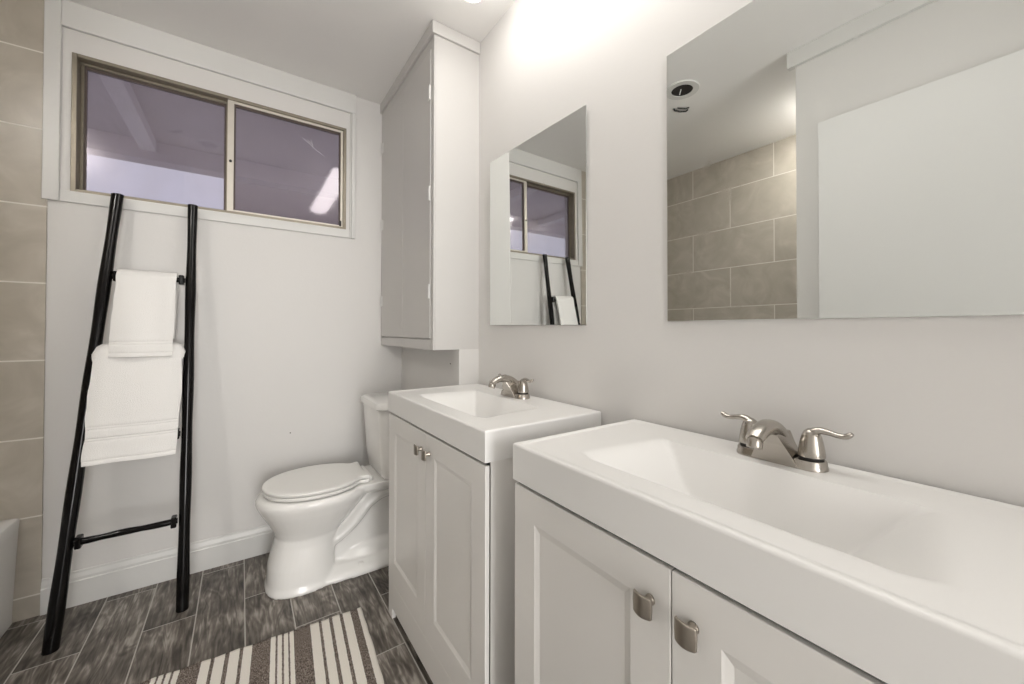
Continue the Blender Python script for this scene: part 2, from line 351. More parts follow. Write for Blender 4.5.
for p0, p1 in (((.258, 2.154), (.316, 2.113)), ((.300, 2.158), (.311, 2.101)), ((.311, 2.112), (.361, 2.084)), ((.280, 2.148), (.306, 2.130))):
    tube(bm, [(p0[0], YW+0.0152, p0[1]), ((p0[0]+p1[0])/2+.003, YW+0.0152, (p0[1]+p1[1])/2), (p1[0], YW+0.0152, p1[1])], [.0004, .0010, .0004], 6)
sc_ = obj('scratch_mark', bm, M['trim'], s2); sc_['label'] = 'pale scratch on the glass'
bm = bmesh.new(); lathe(bm, [(0.006, 0), (0.006, 0.006), (0.003, 0.009)], n=14)
lk = obj('latch_button', bm, M['dark'], win, smooth=True); lk.location = (-0.049, YW+0.004, 1.945); lk.rotation_euler = (PI/2, 0, 0)
obj('roller_catch', B((wx1-0.034, wx1-0.024, YW-0.004, YW+0.006, wz0+0.018, wz0+0.048)), M['dark'], win, bevel=0.001)

# ------------------------------------------------------------------ outside the window
pc = thing('patio_cover', 'pale painted patio roof with beams outside the window', 'patio roof', (0, 3.2, 2.45))
def rel(o, root): o.location = -Vector(root.location); return o
rel(obj('roof_panel', B((-3.2, 2.2, YW+T+0.02, 4.0, 2.50, 2.55)), M['soffit'], pc), pc)
for x in (-2.40, -1.48, -0.56, 1.25):
    rel(obj('rafter', B((x-0.045, x+0.045, YW+T+0.02, 3.86, 2.42, 2.50)), M['rafter'], pc, bevel=0.004), pc)
rel(obj('header_beam', B((-3.2, 2.2, 3.86, 4.0, 2.36, 2.50)), M['soffit'], pc, bevel=0.004), pc)
tag(obj('garden_wall', B((-0.12, 2.4, 4.4, 4.55, 0, 3.4)), M['stucco']), 'muted stucco wall beyond the right half of the window', 'wall')
tag(obj('patio_slab', B((-4.5, 3.5, YW+T+0.02, 8.0, -0.12, -0.02)), M['concrete']), 'concrete patio slab outside the window wall', 'patio', kind='structure')

# ------------------------------------------------------------------ ceiling fixtures
cl = thing('ceiling_light', 'long white lit fixture on the ceiling before the upper cabinet', 'ceiling light', (0.672, 0.69, ZC))
obj('light_housing', B((-0.086, 0.086, -0.655, 0.655, -0.034, -0.0005)), M['trim'], cl, bevel=0.003)
bm = bmesh.new(); prof = [(-0.076, -0.034), (-0.077, -0.050), (-0.070, -0.066), (-0.048, -0.077), (0, -0.082), (0.048, -0.077), (0.070, -0.066), (0.077, -0.050), (0.076, -0.034)]
rings(bm, [[Vector((a*k, y, -0.034+(z+0.034)*h)) for a, z in prof] for y, k, h in ((-0.652, .80, .35), (-0.645, .92, .75), (-0.625, 1, 1), (0.625, 1, 1), (0.645, .92, .75), (0.652, .80, .35))])
obj('diffuser', bm, M['diff'], cl, smooth=True)
# glowing disc added to fill the tub side, no known fixture
tl = thing('recessed_light', 'added small round fill glow on the ceiling over the near bathtub end', 'ceiling light', (-0.99, 0.842, ZC))
bm = bmesh.new(); lathe(bm, [(0.080, -0.0005), (0.080, -0.006), (0.072, -0.010)], n=40); obj('trim_ring', bm, M['trim'], tl, smooth=True, auto=0.6)
bm = bmesh.new(); lathe(bm, [(0.070, -0.0102), (0.066, -0.016), (0.04, -0.021), (0.012, -0.023)], n=40); obj('diffuser', bm, emit('tub_fill_glow', (1.0, 0.965, 0.92), TUB_FILL), tl, smooth=True)
# unlit recessed can, seen in the large mirror
rl = thing('recessed_light', 'round unlit recessed ceiling fixture with black centre, seen in large mirror', 'ceiling light', (-0.205, 1.235, ZC))
def annulus(bm, r0, r1, z0, z1, n=40):
    A = lambda r, z: [Vector((r*math.cos(2*PI*i/n), r*math.sin(2*PI*i/n), z)) for i in range(n)]
    vr = [[bm.verts.new(p) for p in A(r, z)] for r, z in ((r0, z0), (r1, z0), (r1*0.985, z1), (r0, z1))]
    for a, b in zip(vr, vr[1:]+vr[:1]):
        for i in range(n): bm.faces.new((a[i], a[(i+1) % n], b[(i+1) % n], b[i]))
bm = bmesh.new(); annulus(bm, 0.056, 0.088, -0.0005, -0.008); obj('trim_ring', bm, M['trim'], rl, smooth=True, auto=0.5)
bm = bmesh.new(); lathe(bm, [(0.056, -0.0005), (0.056, -0.004)], n=32); obj('opening_shade', bm, M['dark'], rl)  # flat dark disc, paints the shade inside the can
bm = bmesh.new(); tube(bm, [(0.01, 0, -0.004), (0.012, 0.004, -0.02), (0.008, 0.01, -0.03)], 0.003, 8); obj('wire', bm, M['trim'], rl, smooth=True)
br_ = thing('ceiling_clip', 'small dark metal clip on ceiling beside the recessed fixture, seen in mirror', 'bracket', (-0.375, 1.35, ZC), 0.5)
bm = bmesh.new(); tube(bm, [(-0.045, 0, -0.001), (-0.035, 0.003, -0.010), (0, 0.008, -0.012), (0.035, 0.006, -0.008), (0.045, 0.0, -0.001)], 0.005, 8); obj('clip_arm', bm, M['dark'], br_, smooth=True)
bm = bmesh.new(); tube(bm, [(-0.04, -0.022, -0.001), (-0.02, -0.02, -0.008), (0.03, -0.016, -0.006)], 0.004, 8); obj('clip_arm', bm, M['dark'], br_, smooth=True)

# ------------------------------------------------------------------ bathtub
def bathtub():
    t = thing('bathtub', 'white bathtub apron at the lower left beside tiled wall', 'bathtub', (-0.991, 1.556, 0))
    hx, hy, H = 0.302, 0.79, 0.40
    def ring(hx, hy, z, r):
        out = []
        for cx, cy, a0 in ((hx-r, hy-r, 0), (-hx+r, hy-r, 90), (-hx+r, -hy+r, 180), (hx-r, -hy+r, 270)):
            for k in range(9):
                a = math.radians(a0+90*k/8); out.append(Vector((cx+r*math.cos(a), cy+r*math.sin(a), z)))
        return out
    bm = bmesh.new()
    rs = [ring(hx-0.016, hy, 0.0, .004), ring(hx-0.015, hy, 0.05, .004), ring(hx-0.003, hy, H-0.05, .004), ring(hx, hy, H-0.012, .006), ring(hx-0.003, hy-.002, H-.003, .008), ring(hx-0.010, hy-0.006, H, .01),
          ring(hx-0.06, hy-0.07, H, .12), ring(hx-0.075, hy-0.085, H-0.02, .12), ring(hx-0.10, hy-0.12, 0.18, .14), ring(hx-0.14, hy-0.18, 0.07, .12), ring(hx-0.2, hy-0.28, 0.055, .08)]
    rings(bm, rs)
    obj('tub_shell', bm, M['tub'], t, smooth=True, auto=0.6)
    bm = bmesh.new(); lathe(bm, [(0.028, 0), (0.028, 0.004), (0.02, 0.006)], n=24); o = obj('drain', bm, M['nickel'], t, smooth=True); o.location = (0, 0.45, 0.056)
bathtub()

# ------------------------------------------------------------------ upper cabinet
def upper_cabinet():
    xf = 0.6718; y0, y1, z0, z1 = YP, YW-0.001, 1.0347, ZC-0.001
    t = thing('wall_cabinet', 'tall white two-door wall cabinet above the toilet reaching the ceiling', 'cabinet', (0.78, 1.97, z0))
    P = lambda o: rel(o, t)
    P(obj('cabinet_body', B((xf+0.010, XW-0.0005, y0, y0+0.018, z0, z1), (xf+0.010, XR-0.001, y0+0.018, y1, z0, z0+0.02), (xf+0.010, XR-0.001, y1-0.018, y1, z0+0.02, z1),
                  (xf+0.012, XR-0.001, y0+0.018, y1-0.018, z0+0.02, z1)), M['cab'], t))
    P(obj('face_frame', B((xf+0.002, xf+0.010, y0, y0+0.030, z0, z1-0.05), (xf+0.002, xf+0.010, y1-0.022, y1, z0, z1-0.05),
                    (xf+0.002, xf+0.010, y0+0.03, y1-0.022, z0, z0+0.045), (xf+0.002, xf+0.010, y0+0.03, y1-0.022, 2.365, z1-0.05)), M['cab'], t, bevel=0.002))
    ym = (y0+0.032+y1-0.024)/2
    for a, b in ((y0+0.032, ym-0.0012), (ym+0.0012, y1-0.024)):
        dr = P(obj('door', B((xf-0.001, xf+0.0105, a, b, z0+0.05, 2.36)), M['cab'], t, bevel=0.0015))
        hy = a+0.0 if a < ym-0.1 else b
        sgn = -1 if a < ym-0.1 else 1
        for z in ((2.165, 1.72, 1.29) if sgn < 0 else (2.19, 1.735, 1.29)):
            bm = bmesh.new(); tube(bm, [(xf-0.005, hy+sgn*0.001, z-0.032), (xf-0.005, hy+sgn*0.001, z-0.03), (xf-0.005, hy+sgn*0.001, z+0.03), (xf-0.005, hy+sgn*0.001, z+0.032)], [0.003, 0.0045, 0.0045, 0.003], 10)
            box(bm, xf-0.0035, xf-0.001, hy+sgn*0.001, hy-sgn*0.022, z-0.028, z+0.028)
            h = obj('hinge', bm, M['trim'], dr, smooth=False)
    P(obj('crown_board', B((xf-0.010, XW-0.0005, y0-0.012, y0, 2.405, z1), (xf-0.010, xf+0.002, y0, y1, 2.405, z1)), M['cab'], t, bevel=0.002))
upper_cabinet()

# ------------------------------------------------------------------ mirrors
def mirror(name, pts, label, th=0.005, group='mirrors over the sinks'):
    """pts: near-bottom, far-bottom, far-top, near-top of the reflecting face"""
    c = sum((Vector(p) for p in pts), Vector())/4
    t = thing(name, label, 'mirror', (XW, c.y, c.z), group=group)
    P = [Vector(p) for p in pts]
    a, b = (P[1]-P[0]).normalized(), (P[3]-P[0]).normalized(); n = a.cross(b)
    if n.x > 0: n = -n
    o = Vector(t.location)
    bm = bmesh.new()
    f = [bm.verts.new(p-o) for p in P]; k = [bm.verts.new(p-n*th-o) for p in P]
    bm.faces.new(f); bm.faces.new(k[::-1])
    for i in range(4): bm.faces.new((f[i], f[(i+1) % 4], k[(i+1) % 4], k[i]))
    obj('mirror_glass', bm, M['mirror'], t, bevel=0.0012, seg=1)
    # mounting block to the wall
    bm = bmesh.new()
    ins = 0.06
    cf = [p + (c-p)*0.25 for p in P]
    v = [bm.verts.new(p-n*(th+0.0003)-o) for p in cf]; w_ = [bm.verts.new(Vector((XW-0.0003, p.y, p.z))-o) for p in cf]
    bm.faces.new(v); bm.faces.new(w_[::-1])
    for i in range(4): bm.faces.new((v[i], v[(i+1) % 4], w_[(i+1) % 4], w_[i]))
    obj('mounting_board', bm, M['dark'], t)
mirror('wall_mirror', [(0.8935, 0.8875, 1.1372), (0.883, 1.4615, 1.1437), (0.8770, 1.4535, 1.8500), (0.8875, 0.8830, 1.8385)], 'smaller-looking frameless mirror nearer the upper cabinet, reflecting the window')
mirror('wall_mirror', [(0.8915, -0.005, 1.1425), (0.8915, 0.5975, 1.1437), (0.8915, 0.5975, 1.8302), (0.8915, -0.005, 1.8302)], 'large frameless mirror over the front sink, reflecting the tile and white door')

# ------------------------------------------------------------------ vanities
ZT, ZS, XF, XBK = 0.8768, 0.7987, 0.4826, 0.8880
def spaced(a, b, n, edge=(0, .0012, .003, .006, .010, .0125, .015, .020)):
    s = [a+e for e in edge] + [a+edge[-1]+(b-a-2*edge[-1])*i/n for i in range(1, n)] + [b-e for e in edge[::-1]]
    return s
def smin(a, b, k):
    h = max(k-abs(a-b), 0)/k; return min(a, b)-h*h*k/4
def basin_z(x, y):   # local: x 0 (front) .. depth, y -half .. half
    dep = XBK-XF; half = 0.38
    d = min(x, dep-x, half-abs(y)); r = 0.005
    z = 0.0
    if d < r: z -= r-math.sqrt(max(0, r*r-(r-d)**2))
    lip = min(x, half-abs(y)); z -= 0.0022*ss(0.011, 0.0150, lip) if dep-x > 0.02 else 0.0022*ss(0.011, 0.0150, lip)*ss(0.004, 0.02, dep-x)
    xb = 0.300; D = 0.105
    k = max(0, min(1, (xb-x)/(xb-0.09))); L = 0.223 + 0.035*k
    sl = D*ss(0, 1, (L-abs(y))/(0.130+0.045*k))
    sb = max(0, (xb-x)/0.055)*D
    sf = D*ss(0, 1, (x-0.062)/0.075)
    q = smin(sl, sb, 0.003); q = smin(q, sf, 0.020); q = smin(q, D*0.97, 0.02)
    if q > 0: z -= q
    return z
def sink_top(yc, label):
    dep = XBK-XF; t = thing('sink_countertop', label, 'sink', (XF, yc, ZS), group='sink countertops')
    xs = spaced(0, dep, 60); ys = [-v for v in spaced(-0.38, 0.38, 110)]
    bm = bmesh.new(); H = ZT-ZS
    g = [[bm.verts.new((x, y, H+basin_z(x, y))) for y in ys] for x in xs]
    for i in range(len(xs)-1):
        for j in range(len(ys)-1): bm.faces.new((g[i][j], g[i+1][j], g[i+1][j+1], g[i][j+1]))
    loop = [g[i][0] for i in range(len(xs))] + [g[-1][j] for j in range(1, len(ys))] + [g[i][-1] for i in range(len(xs)-2, -1, -1)] + [g[0][j] for j in range(len(ys)-2, 0, -1)]
    low = [bm.verts.new((v.co.x, v.co.y, 0.0)) for v in loop]
    mid = [bm.verts.new((v.co.x, v.co.y, v.co.z-0.0015)) for v in loop]
    cx = dep/2
    inn = [bm.verts.new((cx+(v.co.x-cx)*0.92, v.co.y*0.955, 0.0)) for v in loop]
    n = len(loop)
    for i in range(n):
        bm.faces.new((loop[i], loop[(i+1) % n], mid[(i+1) % n], mid[i])); bm.faces.new((mid[i], mid[(i+1) % n], low[(i+1) % n], low[i])); bm.faces.new((low[i], low[(i+1) % n], inn[(i+1) % n], inn[i]))
    obj('basin_slab', bm, M['marble'], t, smooth=True, auto=math.radians(50))
    bm = bmesh.new(); lathe(bm, [(0.022, 0), (0.022, 0.003), (0.019, 0.004), (0.016, 0.0015), (0.004, 0.004)], n=28)
    o = obj('drain', bm, M['nickel'], t, smooth=True); o.location = (0.19, 0, H+basin_z(0.19, 0)-0.0005)
    return t

def shaker_door(y0, y1, z0, z1, xf, th=0.012):
    """framed door facing -x with a recessed centre panel"""
    bm = bmesh.new(); sw = 0.068; rb = 0.085; rt = 0.062
    def quad(a, b, c, d): bm.faces.new([bm.verts.new(p) for p in (a, b, c, d)])
    def rect(x, ya, yb, za, zb): return [(x, ya, za), (x, yb, za), (x, yb, zb), (x, ya, zb)]
    O = rect(xf, y0, y1, z0, z1); I = rect(xf, y0+sw, y1-sw, z0+rb, z1-rt)
    e1 = rect(xf+0.0012, y0+sw+0.004, y1-sw-0.004, z0+rb+0.004, z1-rt-0.004)
    J = rect(xf+0.0036, y0+sw+0.014, y1-sw-0.014, z0+rb+0.014, z1-rt-0.014)
    K = rect(xf+th, y0, y1, z0, z1)
    vo, vi, ve, vj, vk = [[bm.verts.new(p) for p in q] for q in (O, I, e1, J, K)]
    for A_, B_ in ((vo, vi), (vi, ve), (ve, vj), (vk, vo)):
        for i in range(4): bm.faces.new((A_[i], A_[(i+1) % 4], B_[(i+1) % 4], B_[i]))
    bm.faces.new(vj); bm.faces.new(vk[::-1])
    return bm
def knob_bm():
    """pillowed square knob facing -x, stem behind"""
    bm = bmesh.new(); n = 10; h = 0.0155
    def pt(u, v, s=1): 
        w_ = 1-0.06*(abs(u)*abs(v)); return (u*h*w_, v*h*w_)
    front, back = [], []
    for i in range(n+1):
        fr, bk = [], []
        for j in range(n+1):
            u, v = -1+2*i/n, -1+2*j/n; a, b = pt(u, v)
            bow = 0.0045*(1-u*u)                      # curved across its width
            fr.append(bm.verts.new((-0.021-bow, a, b))); bk.append(bm.verts.new((-0.0165-bow, a, b)))
        front.append(fr); back.append(bk)
    for i in range(n):
        for j in range(n):
            bm.faces.new((front[i][j], front[i+1][j], front[i+1][j+1], front[i][j+1])); bm.faces.new((back[i][j], back[i][j+1], back[i+1][j+1], back[i+1][j]))
    for i in range(n):
        for a, b, c, d in ((front[i][0], front[i+1][0], back[i+1][0], back[i][0]), (front[i][n], back[i][n], back[i+1][n], front[i+1][n]),
                           (front[0][i], back[0][i], back[0][i+1], front[0][i+1]), (front[n][i], front[n][i+1], back[n][i+1], back[n][i])):
            bm.faces.new((a, b, c, d))
    return bm
def vanity(yc, label):
    t = thing('vanity_cabinet', label, 'cabinet', (XF+0.2, yc, 0), group='vanity cabinets')
    xf = XF+0.003; y0, y1 = yc-0.377, yc+0.377; top = ZS-0.008
    P = lambda o: rel(o, t)
    P(obj('cabinet_body', B((xf+0.016, XBK-0.004, y0, y0+0.016, 0.0, ZS), (xf+0.016, XBK-0.004, y1-0.016, y1, 0.0, ZS), (xf+0.022, XBK-0.02, y0+0.016, y1-0.016, 0.10, 0.115),
                  (XBK-0.014, XBK-0.004, y0+0.016, y1-0.016, 0.10, ZS), (xf+0.07, xf+0.082, y0+0.016, y1-0.016, 0.0, 0.10)), M['vanity'], t, bevel=0.001))
    # apron with feet
    P(obj('apron', B((xf+0.001, xf+0.0155, y0, y1, 0.040, 0.139), (xf+0.001, xf+0.0155, y0, y0+0.045, 0, 0.040), (xf+0.001, xf+0.0155, y1-0.045, y1, 0, 0.040)), M['vanity'], t, bevel=0.001))
    P(obj('gap_shade', B((xf+0.008, xf+0.0155, y0+0.004, y1-0.004, top, ZS-0.0005), (xf+0.0122, xf+0.0155, y0+0.003, y1-0.003, 0.141, top)), M['dark'], t))  # dark strips that paint shade into the slab and door gaps
    for sgn in (-1, 1):
        a, b = (y0, yc-0.0010) if sgn < 0 else (yc+0.0010, y1)
        dr = P(obj('door', shaker_door(a, b, 0.141, top-0.001, xf), M['vanity'], t, bevel=0.0012))
        kb = obj('knob', knob_bm(), M['knob'], dr, smooth=True, bevel=0.0008); kb.location = (xf, yc+sgn*0.033, 0.732)
        bm = bmesh.new(); tube(bm, [(-0.0005, 0, 0), (-0.003, 0, 0), (-0.008, 0, 0), (-0.019, 0, 0)], [0.008, 0.0075, 0.0055, 0.007], 16); st = obj('knob_stem', bm, M['knob'], dr, smooth=True); st.location = kb.location
    return t
YV1, YV2 = 1.200, 0.321
vanity(YV1, 'white two-door vanity cabinet farther away, beside the toilet')
vanity(YV2, 'white two-door vanity cabinet in the right foreground')
sink_top(YV1, 'white countertop with rectangular sink on the farther vanity')
sink_top(YV2, 'white countertop with rectangular sink in the right foreground')

# ------------------------------------------------------------------ faucets (local +x towards the user)
def faucet(yc, label):
    t = thing('faucet', label, 'faucet', (0.835, yc, ZT-0.0020), PI, 'sink faucets')
    n = 40
    def stad(w, d, z):
        out = []; r = d/2; L = w/2-r
        for i in range(n):
            a = 2*PI*i/n; c, s_ = math.cos(a), math.sin(a)
            out.append(Vector((r*c, r*s_+(L if s_ >= 0 else -L), z)))
        return out
    bm = bmesh.new(); rings(bm, [stad(.152, .054, -0.0), stad(.152, .054, .004), stad(.149, .051, .0065), stad(.148, .050, .013), stad(.144, .046, .016), stad(.134, .036, .0165)])
    obj('base_plate', bm, M['nickel'], t, smooth=True, auto=0.7)
    # spout: lofted superellipse sections along a forward arc
    path = [(-.006, .012, .048, .046), (-.002, .030, .042, .044), (.008, .048, .037, .038), (.026, .062, .034, .032), (.048, .0695, .033, .027), (.070, .069, .032, .023), (.090, .063, .031, .020), (.103, .056, .029, .018)]
    path = smoothpts(path, 4); bm = bmesh.new(); rs = []
    for i, (x, z, wd, hd) in enumerate(path):
        p0, p1 = path[max(i-1, 0)], path[min(i+1, len(path)-1)]
        tx, tz = p1[0]-p0[0], p1[1]-p0[1]; l = math.hypot(tx, tz); tx /= l; tz /= l
        if i == 0: tx, tz = 0.1, 1
        nx, nz = -tz, tx; ring = []
        for k in range(24):
            a = 2*PI*k/24; c, s_ = math.cos(a), math.sin(a); e = 2/2.6
            cc, sn = math.copysign(abs(c)**e, c), math.copysign(abs(s_)**e, s_)
            ring.append(Vector((x+nx*sn*hd/2, cc*wd/2*(1-0.15*max(0, sn)), z+nz*sn*hd/2)))
        rs.append(ring)
    rings(bm, rs)
    obj('spout', bm, M['nickel'], t, smooth=True, auto=0.9)
    # flared wedge in front of the spout
    bm = bmesh.new(); v = []
    sec = [(.019, .002, .078), (.022, .018, .064), (.029, .038, .044), (.040, .058, .029)]
    f = [[bm.verts.new((x+.010, -w_/2, z)) for x, z, w_ in sec], [bm.verts.new((x+.010, w_/2, z)) for x, z, w_ in sec]]
    b_ = [[bm.verts.new((-.012, -w_/2, z)) for x, z, w_ in sec], [bm.verts.new((-.012, w_/2, z)) for x, z, w_ in sec]]
    for i in range(3):
        bm.faces.new((f[0][i], f[1][i], f[1][i+1], f[0][i+1])); bm.faces.new((b_[0][i], b_[0][i+1], b_[1][i+1], b_[1][i]))
        bm.faces.new((f[0][i], f[0][i+1], b_[0][i+1], b_[0][i])); bm.faces.new((f[1][i], b_[1][i], b_[1][i+1], f[1][i+1]))
    bm.faces.new((f[0][0], b_[0][0], b_[1][0], f[1][0])); bm.faces.new((f[0][3], f[1][3], b_[1][3], b_[0][3]))
    obj('spout_skirt', bm, M['nickel'], t, bevel=0.0015)
    bm = bmesh.new(); lathe(bm, [(.0115, -.014), (.0125, -.012), (.0125, 0), (.0105, .004)], n=24)
    ae = obj('aerator', bm, M['nickel'], t, smooth=True, auto=0.6); ae.location = (.098, 0, .053); ae.rotation_euler = (0, -0.35, 0)
    bm = bmesh.new(); tube(bm, [(-.018, 0, .016), (-.018, 0, .045)], .0022, 8); lathe(bm, [(.0025, .043), (.006, .047), (.0065, .051), (.003, .054)], (-.018, 0, 0), 14)
    obj('lift_rod', bm, M['nickel'], t, smooth=True)
    for sg in (-1, 1):
        hy = .0515*sg
        bm = bmesh.new(); lathe(bm, [(.0185, .017), (.0185, .0215)], (0, hy, 0), 28); obj('valve_ring', bm, M['dark'], t)
        hb = bmesh.new(); lathe(hb, [(.0205, .0215), (.0205, .026), (.0195, .034), (.0175, .046), (.0150, .057), (.0115, .065), (.006, .0695)], (0, hy, 0), 28)
        h = obj('handle', hb, M['nickel'], t, smooth=True, auto=0.9)
        bm = bmesh.new()
        pts = smoothpts([(0, hy-sg*.008, .058, .010), (0, hy+sg*.004, .0655, .010), (0, hy+sg*.014, .0690, .0085), (0, hy+sg*.026, .0680, .0070), (0, hy+sg*.038, .0655, .0064), (0, hy+sg*.048, .0660, .0068), (0, hy+sg*.054, .0695, .0066), (0, hy+sg*.0575, .0725, .0045)], 4)
        tube(bm, [p[:3] for p in pts], [p[3] for p in pts], 14, flat=0.72); obj('lever', bm, M['nickel'], h, smooth=True)
    return t
faucet(1.200, 'brushed nickel two-handle faucet on the farther sink')
faucet(YV2, 'brushed nickel two-handle faucet on the front sink')

# ------------------------------------------------------------------ toilet
def toilet():
    yc = 2.03; t = thing('toilet', 'white two-piece toilet with closed oval lid between window wall and vanity', 'toilet', (0, yc, 0))
    def egg(xf, xr, w_, z, n=44, e=2.3, back=0.62):
        out = []; xm = xf+(xr-xf)*back
        for i in range(n):
            a = 2*PI*i/n; c, s_ = math.cos(a), math.sin(a)
            cc, sn = math.copysign(abs(c)**(2/e), c), math.copysign(abs(s_)**(2/e), s_)
            x = xm + (cc*(xr-xm) if c >= 0 else cc*(xm-xf)); out.append(Vector((x, w_*sn, z)))
        return out
    bm = bmesh.new()
    prof = [(.089, .37, .150, 0, 2.6), (.090, .37, .149, .012, 2.6), (.096, .365, .140, .03, 2.6), (.100, .365, .130, .10, 2.5), (.122, .375, .118, .18, 2.4), (.128, .39, .118, .215, 2.3),
            (.118, .42, .132, .245, 2.2), (.100, .45, .150, .28, 2.2), (.074, .49, .172, .325, 2.2), (.056, .515, .186, .36, 2.2), (.052, .52, .190, .375, 2.2), (.058, .52, .188, .388, 2.2), (.072, .515, .178, .400, 2.2)]
    rings(bm, [egg(a, b, c, z, e=e, back=.55) for a, b, c, z, e in prof])
    # tank deck
    def rr(x0, x1, h0, h1, z, r=.03):
        return [Vector(p) for p in ((x0, -h0, z), (x0+.0, h0, z), (x1-r, h1, z), (x1, h1-r, z), (x1, -h1+r, z), (x1-r, -h1, z))]
    rings(bm, [rr(.44, .77, .10, .13, .352), rr(.43, .785, .125, .15, .375), rr(.43, .79, .13, .155, .402)])
    # foot behind the pedestal
    rings(bm, [egg(.20, .745, .150, 0, e=3.5), egg(.20, .745, .150, .016, e=3.5), egg(.20, .735, .138, .03, e=3.2), egg(.22, .72, .10, .05, e=3)])
    rings(bm, [egg(.36, .72, .10, .03, e=3), egg(.40, .70, .075, .085, e=3), egg(.42, .69, .05, .11, e=3)])
    # web and trapway
    rings(bm, [egg(.28, .74, .055, .02, e=3.2), egg(.28, .74, .05, .37, e=3.2)])
    def trap(pts, r, sy):
        b2 = bmesh.new(); tube(b2, [(x, 0, z) for x, z in pts], r, 18, up=Vector((0, 1, 0)))
        for v in b2.verts: v.co.y *= sy
        vm = {v: bm.verts.new(v.co) for v in b2.verts}
        for f in b2.faces: bm.faces.new([vm[v] for v in f.verts])
        b2.free()
    sp = lambda q: smoothpts(q, 4)
    trap(sp([(.30, .135), (.38, .17), (.45, .225), (.51, .29), (.60, .325), (.68, .28), (.71, .15), (.71, .02)]), .040, 2.2)
    trap(sp([(.30, .21), (.38, .245), (.45, .315), (.50, .37)]), .035, 2.3)
    body = obj('bowl', bm, M['ceramic'], t, smooth=True)
    rm = body.modifiers.new('remesh', 'REMESH'); rm.mode = 'VOXEL'; rm.voxel_size = 0.0055; rm.use_smooth_shade = True
    sm = body.modifiers.new('smooth', 'SMOOTH'); sm.factor = 0.5; sm.iterations = 5
    # seat and lid
    def lidring(z, ins=0.0, n=64):
        out = []
        xf, xr, w_ = .078+ins, .49, .187-ins
        xm = .30
        for i in range(n):
            a = 2*PI*i/n; c, s_ = math.cos(a), math.sin(a)
            if c < 0: x = xm+c*(xm-xf); y = w_*s_
            else:
                x = xm + (xr-ins-xm)*c; k = abs(s_)
                y = math.copysign(w_*k**0.8, s_) if k > 1e-6 else 0
                # square rear with small flared corners
                if x > .425: y = math.copysign(min(abs(y), .135), s_)
            out.append(Vector((x, y, z)))
        return out
    def outline(ins):
        # half outline front tip -> rear corner
        h = [(.078, 0), (.082, .040), (.098, .085), (.130, .128), (.175, .160), (.230, .180), (.290, .187), (.345, .181), (.395, .162), (.432, .138), (.452, .118), (.470, .112), (.492, .118), (.500, .112), (.497, .06), (.492, 0)]
        h = smoothpts(h, 3); full = h + [(x, -y) for x, y in h[-2:0:-1]]
        cx, cy = .29, 0; out = []
        for x, y in full:
            d = math.hypot(x-cx, y-cy); out.append((x-(x-cx)/d*ins, y-(y-cy)/d*ins))
        return out
    def slab(z0, z1, r, x_ins, crown=0):
        bm = bmesh.new(); L = [(x_ins+r*.8, z0), (x_ins, z0+r), (x_ins, z1-r), (x_ins+r*.3, z1-r*.3), (x_ins+r, z1)]
        rs = [[Vector((x, y, z)) for x, y in outline(i)] for i, z in L]
        if crown: rs += [[Vector((x, y, z1+crown*.6)) for x, y in outline(x_ins+.03)], [Vector((.29+(x-.29)*.3, y*.3, z1+crown)) for x, y in outline(x_ins+.03)]]
        rings(bm, rs); return bm
    obj('seat', slab(.4055, .4205, .004, .004), M['plastic'], t, smooth=True, auto=0.8)
    obj('lid', slab(.4245, .4390, .005, 0, .002), M['plastic'], t, smooth=True, auto=0.8)
    for s_ in (-1, 1):
        bm = bmesh.new(); lathe(bm, [(.014, 0), (.014, .01), (.011, .016), (.004, .018)], n=20); o = obj('hinge_cap', bm, M['plastic'], t, smooth=True); o.location = (.512, s_*.075, .402)
    bm = B((.505, .519, -.090, .090, .404, .424)); obj('hinge_bar', bm, M['plastic'], t, bevel=.004)
    # tank and lid
    def rrect(x0, x1, h, z, r, cy=0, bulge=0):
        out = []
        for cx, cyy, a0 in ((x1-r, h-r, 0), (x0+r, h-r, 90), (x0+r, -h+r, 180), (x1-r, -h+r, 270)):
            for k in range(7):
                a = math.radians(a0+15*k); out.append(Vector((cx+r*math.cos(a), cyy+r*math.sin(a), z)))
        return out
    bm = bmesh.new(); rings(bm, [rrect(.565, .77, .150, .404, .05), rrect(.553, .785, .160, .42, .055), rrect(.545, .79, .166, .50, .05), rrect(.532, .79, .172, .70, .045), rrect(.530, .79, .174, .741, .045)])
    obj('tank', bm, M['ceramic'], t, smooth=True, auto=0.7)
    bm = bmesh.new(); rings(bm, [rrect(.525, .793, .178, .742, .04), rrect(.517, .795, .184, .747, .042), rrect(.517, .795, .184, .764, .042), rrect(.521, .793, .180, .773, .04), rrect(.535, .785, .168, .776, .035)])
    obj('tank_lid', bm, M['ceramic'], t, smooth=True, auto=0.7)
    bm = bmesh.new(); lathe(bm, [(.016, 0), (.015, .012), (.008, .018)], n=18); o = obj('bolt_cap', bm, M['plastic'], t, smooth=True); o.location = (.46, -.112, .028)
toilet()
